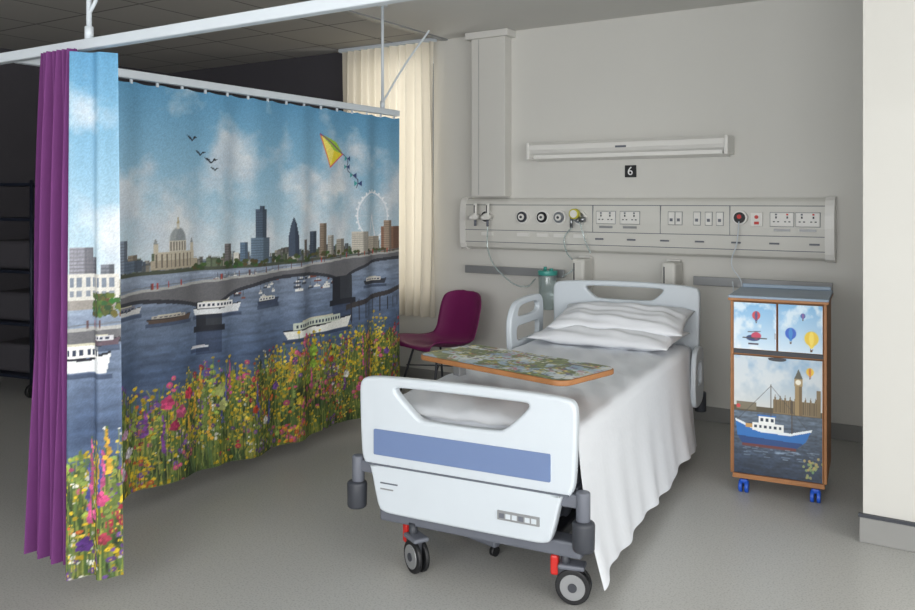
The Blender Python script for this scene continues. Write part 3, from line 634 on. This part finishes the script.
for n,(x,y) in enumerate(((.14,.13),(-.14,.13),(.14,-.12),(-.14,-.12))):
    tube('leg_%d'%n,[(x,y,.405),(x*1.55,y*1.75,.012)],.009,M_dgrey,ch); cyl('foot_%d'%n,(x*1.55,y*1.75,0),(x*1.55,y*1.75,.015),.014,M_black,ch)
for n,(a1,b1) in enumerate((((.18,.17),(-.18,-.16)),((-.18,.17),(.18,-.16)))): tube('brace_%d'%n,[(a1[0],a1[1],.27),(b1[0],b1[1],.27)],.005,M_dgrey,ch)
tube('seat_ring',[(.14,.13,.405),(-.14,.13,.405),(-.14,-.12,.405),(.14,-.12,.405)],.007,M_dgrey,ch,True)

# ------------------------------------------------------------ bedside cabinet
cb=empty('bedside_cabinet',(-.905,4.43,0),math.radians(6))
hw=.218
box('side_a',-hw-.010,-hw+.006,0,.44,.10,.985,M_wood,cb,.003); box('side_b',hw-.006,hw+.010,0,.44,.10,.985,M_wood,cb,.003)
box('carcass',-hw,hw,.02,.43,.10,.98,M_wood,cb); box('bottom_rail',-hw,hw,0,.03,.075,.10,M_wood,cb,.003)
box('shelf_shadow_gap',-hw+.004,hw-.004,.005,.025,.715,.735,M_dgrey,cb)
box('worktop_core',-hw-.02,hw+.02,-.015,.46,.985,1.000,M_wood,cb,.004); box('worktop',-hw-.019,hw+.019,-.014,.459,.998,1.012,M_cabtop,cb,.003); box('back_lip',-hw-.01,hw+.01,.44,.457,1.010,1.032,M_cabtop,cb,.004)
def door(nm,x0,x1,z0,z1,painter,res=.0028):
    c=Canvas(x0,x1,z0,z1,res); painter(c); box(nm+'_panel',x0,x1,-.012,.012,z0,z1,M_wood,cb,.002)
    grid(nm+'_print',np.stack([c.X*.98+(x0+x1)/2*.02,np.full_like(c.X,-.0135),c.Z],-1),M_print,cb,c.im,False)
def sky(c,lo,hi):
    t=((c.Z-c.z0)/(c.z1-c.z0))[...,None]; c.im[:]=np.array(lo,float)*(1-t)+np.array(hi,float)*t
    f=fbm(c.H,c.W,4,4,4)[...,None]; a=np.clip((f-.5)*5,0,1)*.7; c.im[:]=c.im*(1-a)+np.array([232,238,242.])*a
def balloon(c,x,z,r,c1,c2):
    c.poly([(x-r*.7,z-r*.5),(x+r*.7,z-r*.5),(x+r*.15,z-r*1.5),(x-r*.15,z-r*1.5)],c2); c.ell(x,z,r,r*1.08,c1); c.ell(x,z,r*.35,r*1.05,c2)
    c.rect(x-r*.18,x+r*.18,z-r*2.0,z-r*1.65,(90,60,36)); c.line(x-r*.15,z-r*1.5,x-r*.15,z-r*1.7,.001,(60,50,40)); c.line(x+r*.15,z-r*1.5,x+r*.15,z-r*1.7,.001,(60,50,40))
def pA(c):
    sky(c,(206,224,238),(118,172,214)); balloon(c,-.10,.915,.020,(196,60,70),(70,70,120))
    c.ell(-.115,.80,.034,.016,(40,60,110)); c.ell(-.10,.812,.024,.018,(190,60,90)); c.line(-.165,.80,-.05,.80,.003,(60,60,70)); c.line(-.14,.83,-.08,.835,.002,(60,60,70)); c.rect(-.14,-.09,.765,.775,(70,60,80))
def pB(c):
    sky(c,(206,224,238),(118,172,214)); balloon(c,.062,.835,.026,(40,90,190),(50,130,200)); balloon(c,.160,.815,.033,(232,196,50),(240,214,90)); balloon(c,.12,.925,.012,(70,90,160),(120,80,140))
def pC(c):
    t=np.clip((c.Z-.45)/.26,0,1)[...,None]; c.im[:]=np.array([206,208,206.])*(1-t)+np.array([140,174,204.])*t
    f=fbm(c.H,c.W,6,5,4)[...,None]; a=np.clip((f-.48)*5,0,1)*.7; c.im[:]=c.im*(1-a)+np.array([220,222,222.])*a
    wn=(vnoise(c.H,c.W,70,10)*.6+vnoise(c.H,c.W,90,40)*.4)[...,None]; tw=np.clip((.43-c.Z)/.35,0,1)[...,None]
    wc=(np.array([96,110,126.])*(1-tw)+np.array([34,46,66.])*tw)*(.65+.6*wn); c.im[:]=np.where((c.Z<.43)[...,None],wc,c.im)
    c.rect(-.22,.22,.425,.455,(84,76,58))
    c.rect(-.02,.20,.43,.50,(128,110,80))
    for k in range(22): c.rect(-.018+k*.010,-.014+k*.010,.435,.495,(86,72,50))
    for k in range(9): c.poly([(-.015+k*.024,.50),(-.005+k*.024,.50),(-.01+k*.024,.525)],(112,94,66))
    c.rect(.085,.118,.43,.605,(150,128,90)); c.rect(.105,.118,.43,.605,(112,92,62)); c.rect(.081,.122,.575,.612,(160,138,96)); c.ell(.100,.594,.013,.013,(232,228,214)); c.poly([(.081,.612),(.122,.612),(.1015,.66)],(84,84,74))
    c.rect(.185,.205,.43,.56,(122,104,74)); c.rect(-.20,-.10,.435,.475,(118,110,92))
    balloon(c,.155,.65,.018,(228,190,60),(200,120,50))
    c.poly([(-.205,.385),(-.195,.30),(-.17,.262),(.09,.262),(.135,.30),(.165,.365),(.06,.335),(-.09,.34)],(44,108,178))
    c.poly([(-.205,.385),(-.09,.34),(.06,.335),(.165,.365),(.163,.353),(.06,.322),(-.09,.327),(-.203,.372)],(226,232,236))
    c.poly([(-.195,.30),(-.17,.262),(.09,.262),(.125,.29)],(30,66,120)); c.rect(-.17,.09,.249,.264,(100,50,50))
    c.rect(-.12,.03,.335,.372,(232,234,232)); c.rect(-.09,-.01,.372,.408,(236,238,236)); c.rect(-.155,-.12,.345,.365,(190,150,90))
    for k in range(6): c.rect(-.112+k*.024,-.099+k*.024,.347,.362,(40,54,74))
    for k in range(3): c.rect(-.082+k*.025,-.066+k*.025,.380,.398,(40,54,74))
    c.rect(-.095,-.005,.408,.414,(44,108,178)); c.line(-.03,.41,-.03,.57,.0022,(70,60,50)); c.line(.07,.335,.07,.50,.002,(70,60,50)); c.line(-.03,.565,.14,.365,.0010,(60,60,60)); c.line(-.03,.565,-.195,.38,.0010,(60,60,60))
    for k in range(40):
        x=rng.uniform(-.2,.17); z=rng.uniform(.20,.25); c.line(x,z,x+rng.uniform(.01,.04),z,.002,(150,170,190),.5)
    for k in range(30): c.ell(rng.normal()*.018+.165,rng.normal()*.03+.18,.006,.007,(150+rng.uniform(-40,40),156,100),.9)
    c.ell(-.19,.45,.01,.01,(200,70,70))
door('upper_left_door',-.211,-.003,.742,.978,pA); door('upper_right_door',.003,.211,.742,.978,pB); door('lower_door',-.212,.212,.108,.708,pC)
box('lock_a',-.011,-.004,-.018,-.012,.80,.83,M_steel,cb)
plate('handle_recess',smoothpoly([(-.05,.708),(.05,.708),(.035,.690),(-.035,.690)],2),[],.004,M_dgrey,cb,'XZ',-.0145,.0005)
for n,(x,y) in enumerate(((-.165,.03),(.175,.03),(-.165,.40),(.175,.40))):
    for s in (-1,1): cyl('castor_wheel_%d_%d'%(n,s),(x+s*.006,y-.01,.030),(x+s*.024,y-.01,.030),.030,M_blue,cb,bev=.004)
    cyl('castor_stem_%d'%n,(x,y,.03),(x,y,.10),.012,M_dgrey,cb); box('castor_hood_%d'%n,x-.02,x+.02,y-.02,y+.02,.045,.068,M_blue,cb,.006)

# ------------------------------------------------------------ far linen trolley in the dark
lt=empty('linen_trolley',(-6.45,3.95,0),math.radians(10)); M_tr=mat('trolley_blue_steel',(38,44,60),.5,.4)
for x in (-.25,.25):
    for y in (-.35,.35): cyl('post_%d_%d'%(int(x*100),int(y*100)),(x,y,.10),(x,y,1.65),.014,M_tr,lt); cyl('wheel_%d_%d'%(int(x*100),int(y*100)),(x-.015,y,.05),(x+.015,y,.05),.05,M_black,lt); cyl('wheel_fork_%d_%d'%(int(x*100),int(y*100)),(x,y,.05),(x,y,.12),.012,M_tr,lt)
for k,z in enumerate((.15,.55,.95,1.35,1.62)): box('shelf_%d'%k,-.26,.26,-.36,.36,z-.012,z+.012,M_tr,lt,.004)
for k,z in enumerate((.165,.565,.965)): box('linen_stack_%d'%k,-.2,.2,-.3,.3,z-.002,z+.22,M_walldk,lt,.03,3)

# ------------------------------------------------------------ light
def area(name,loc,rot,sx,sy,p,col):
    l=bpy.data.lights.new(name,'AREA'); l.shape='RECTANGLE'; l.size=sx; l.size_y=sy; l.energy=p; l.color=col
    o=bpy.data.objects.new(name,l); S.collection.objects.link(o); o.location=loc; o.rotation_euler=rot; return o
area('daylight_right_window',(XR+.05,.5,1.68),(math.radians(90),0,math.radians(90)),4.9,1.7,160,(1,.99,.975))
area('daylight_front_window',(.0,YF-.03,1.68),(math.radians(90),0,0),4.7,1.7,255,(.99,.995,1))
area('daylight_bay_window',(-4.29,YB+.35,1.75),(math.radians(-90),0,0),.8,1.9,22,(1,.985,.95))
w=bpy.data.worlds.new('world'); S.world=w; w.use_nodes=True
bg=w.node_tree.nodes['Background']; st=w.node_tree.nodes.new('ShaderNodeTexSky')
try: st.sky_type='HOSEK_WILKIE'
except Exception: pass
w.node_tree.links.new(st.outputs[0],bg.inputs[0]); bg.inputs[1].default_value=0.35

# ------------------------------------------------------------ camera
cam=bpy.data.cameras.new('camera'); co=bpy.data.objects.new('camera',cam); S.collection.objects.link(co)
co.location=(0,0,1.5); co.rotation_euler=(math.radians(90),0,math.radians(32.4))
cam.sensor_width=36; cam.sensor_fit='HORIZONTAL'; cam.lens=840/915*36; cam.shift_y=-105/915; cam.clip_start=.05
S.camera=co
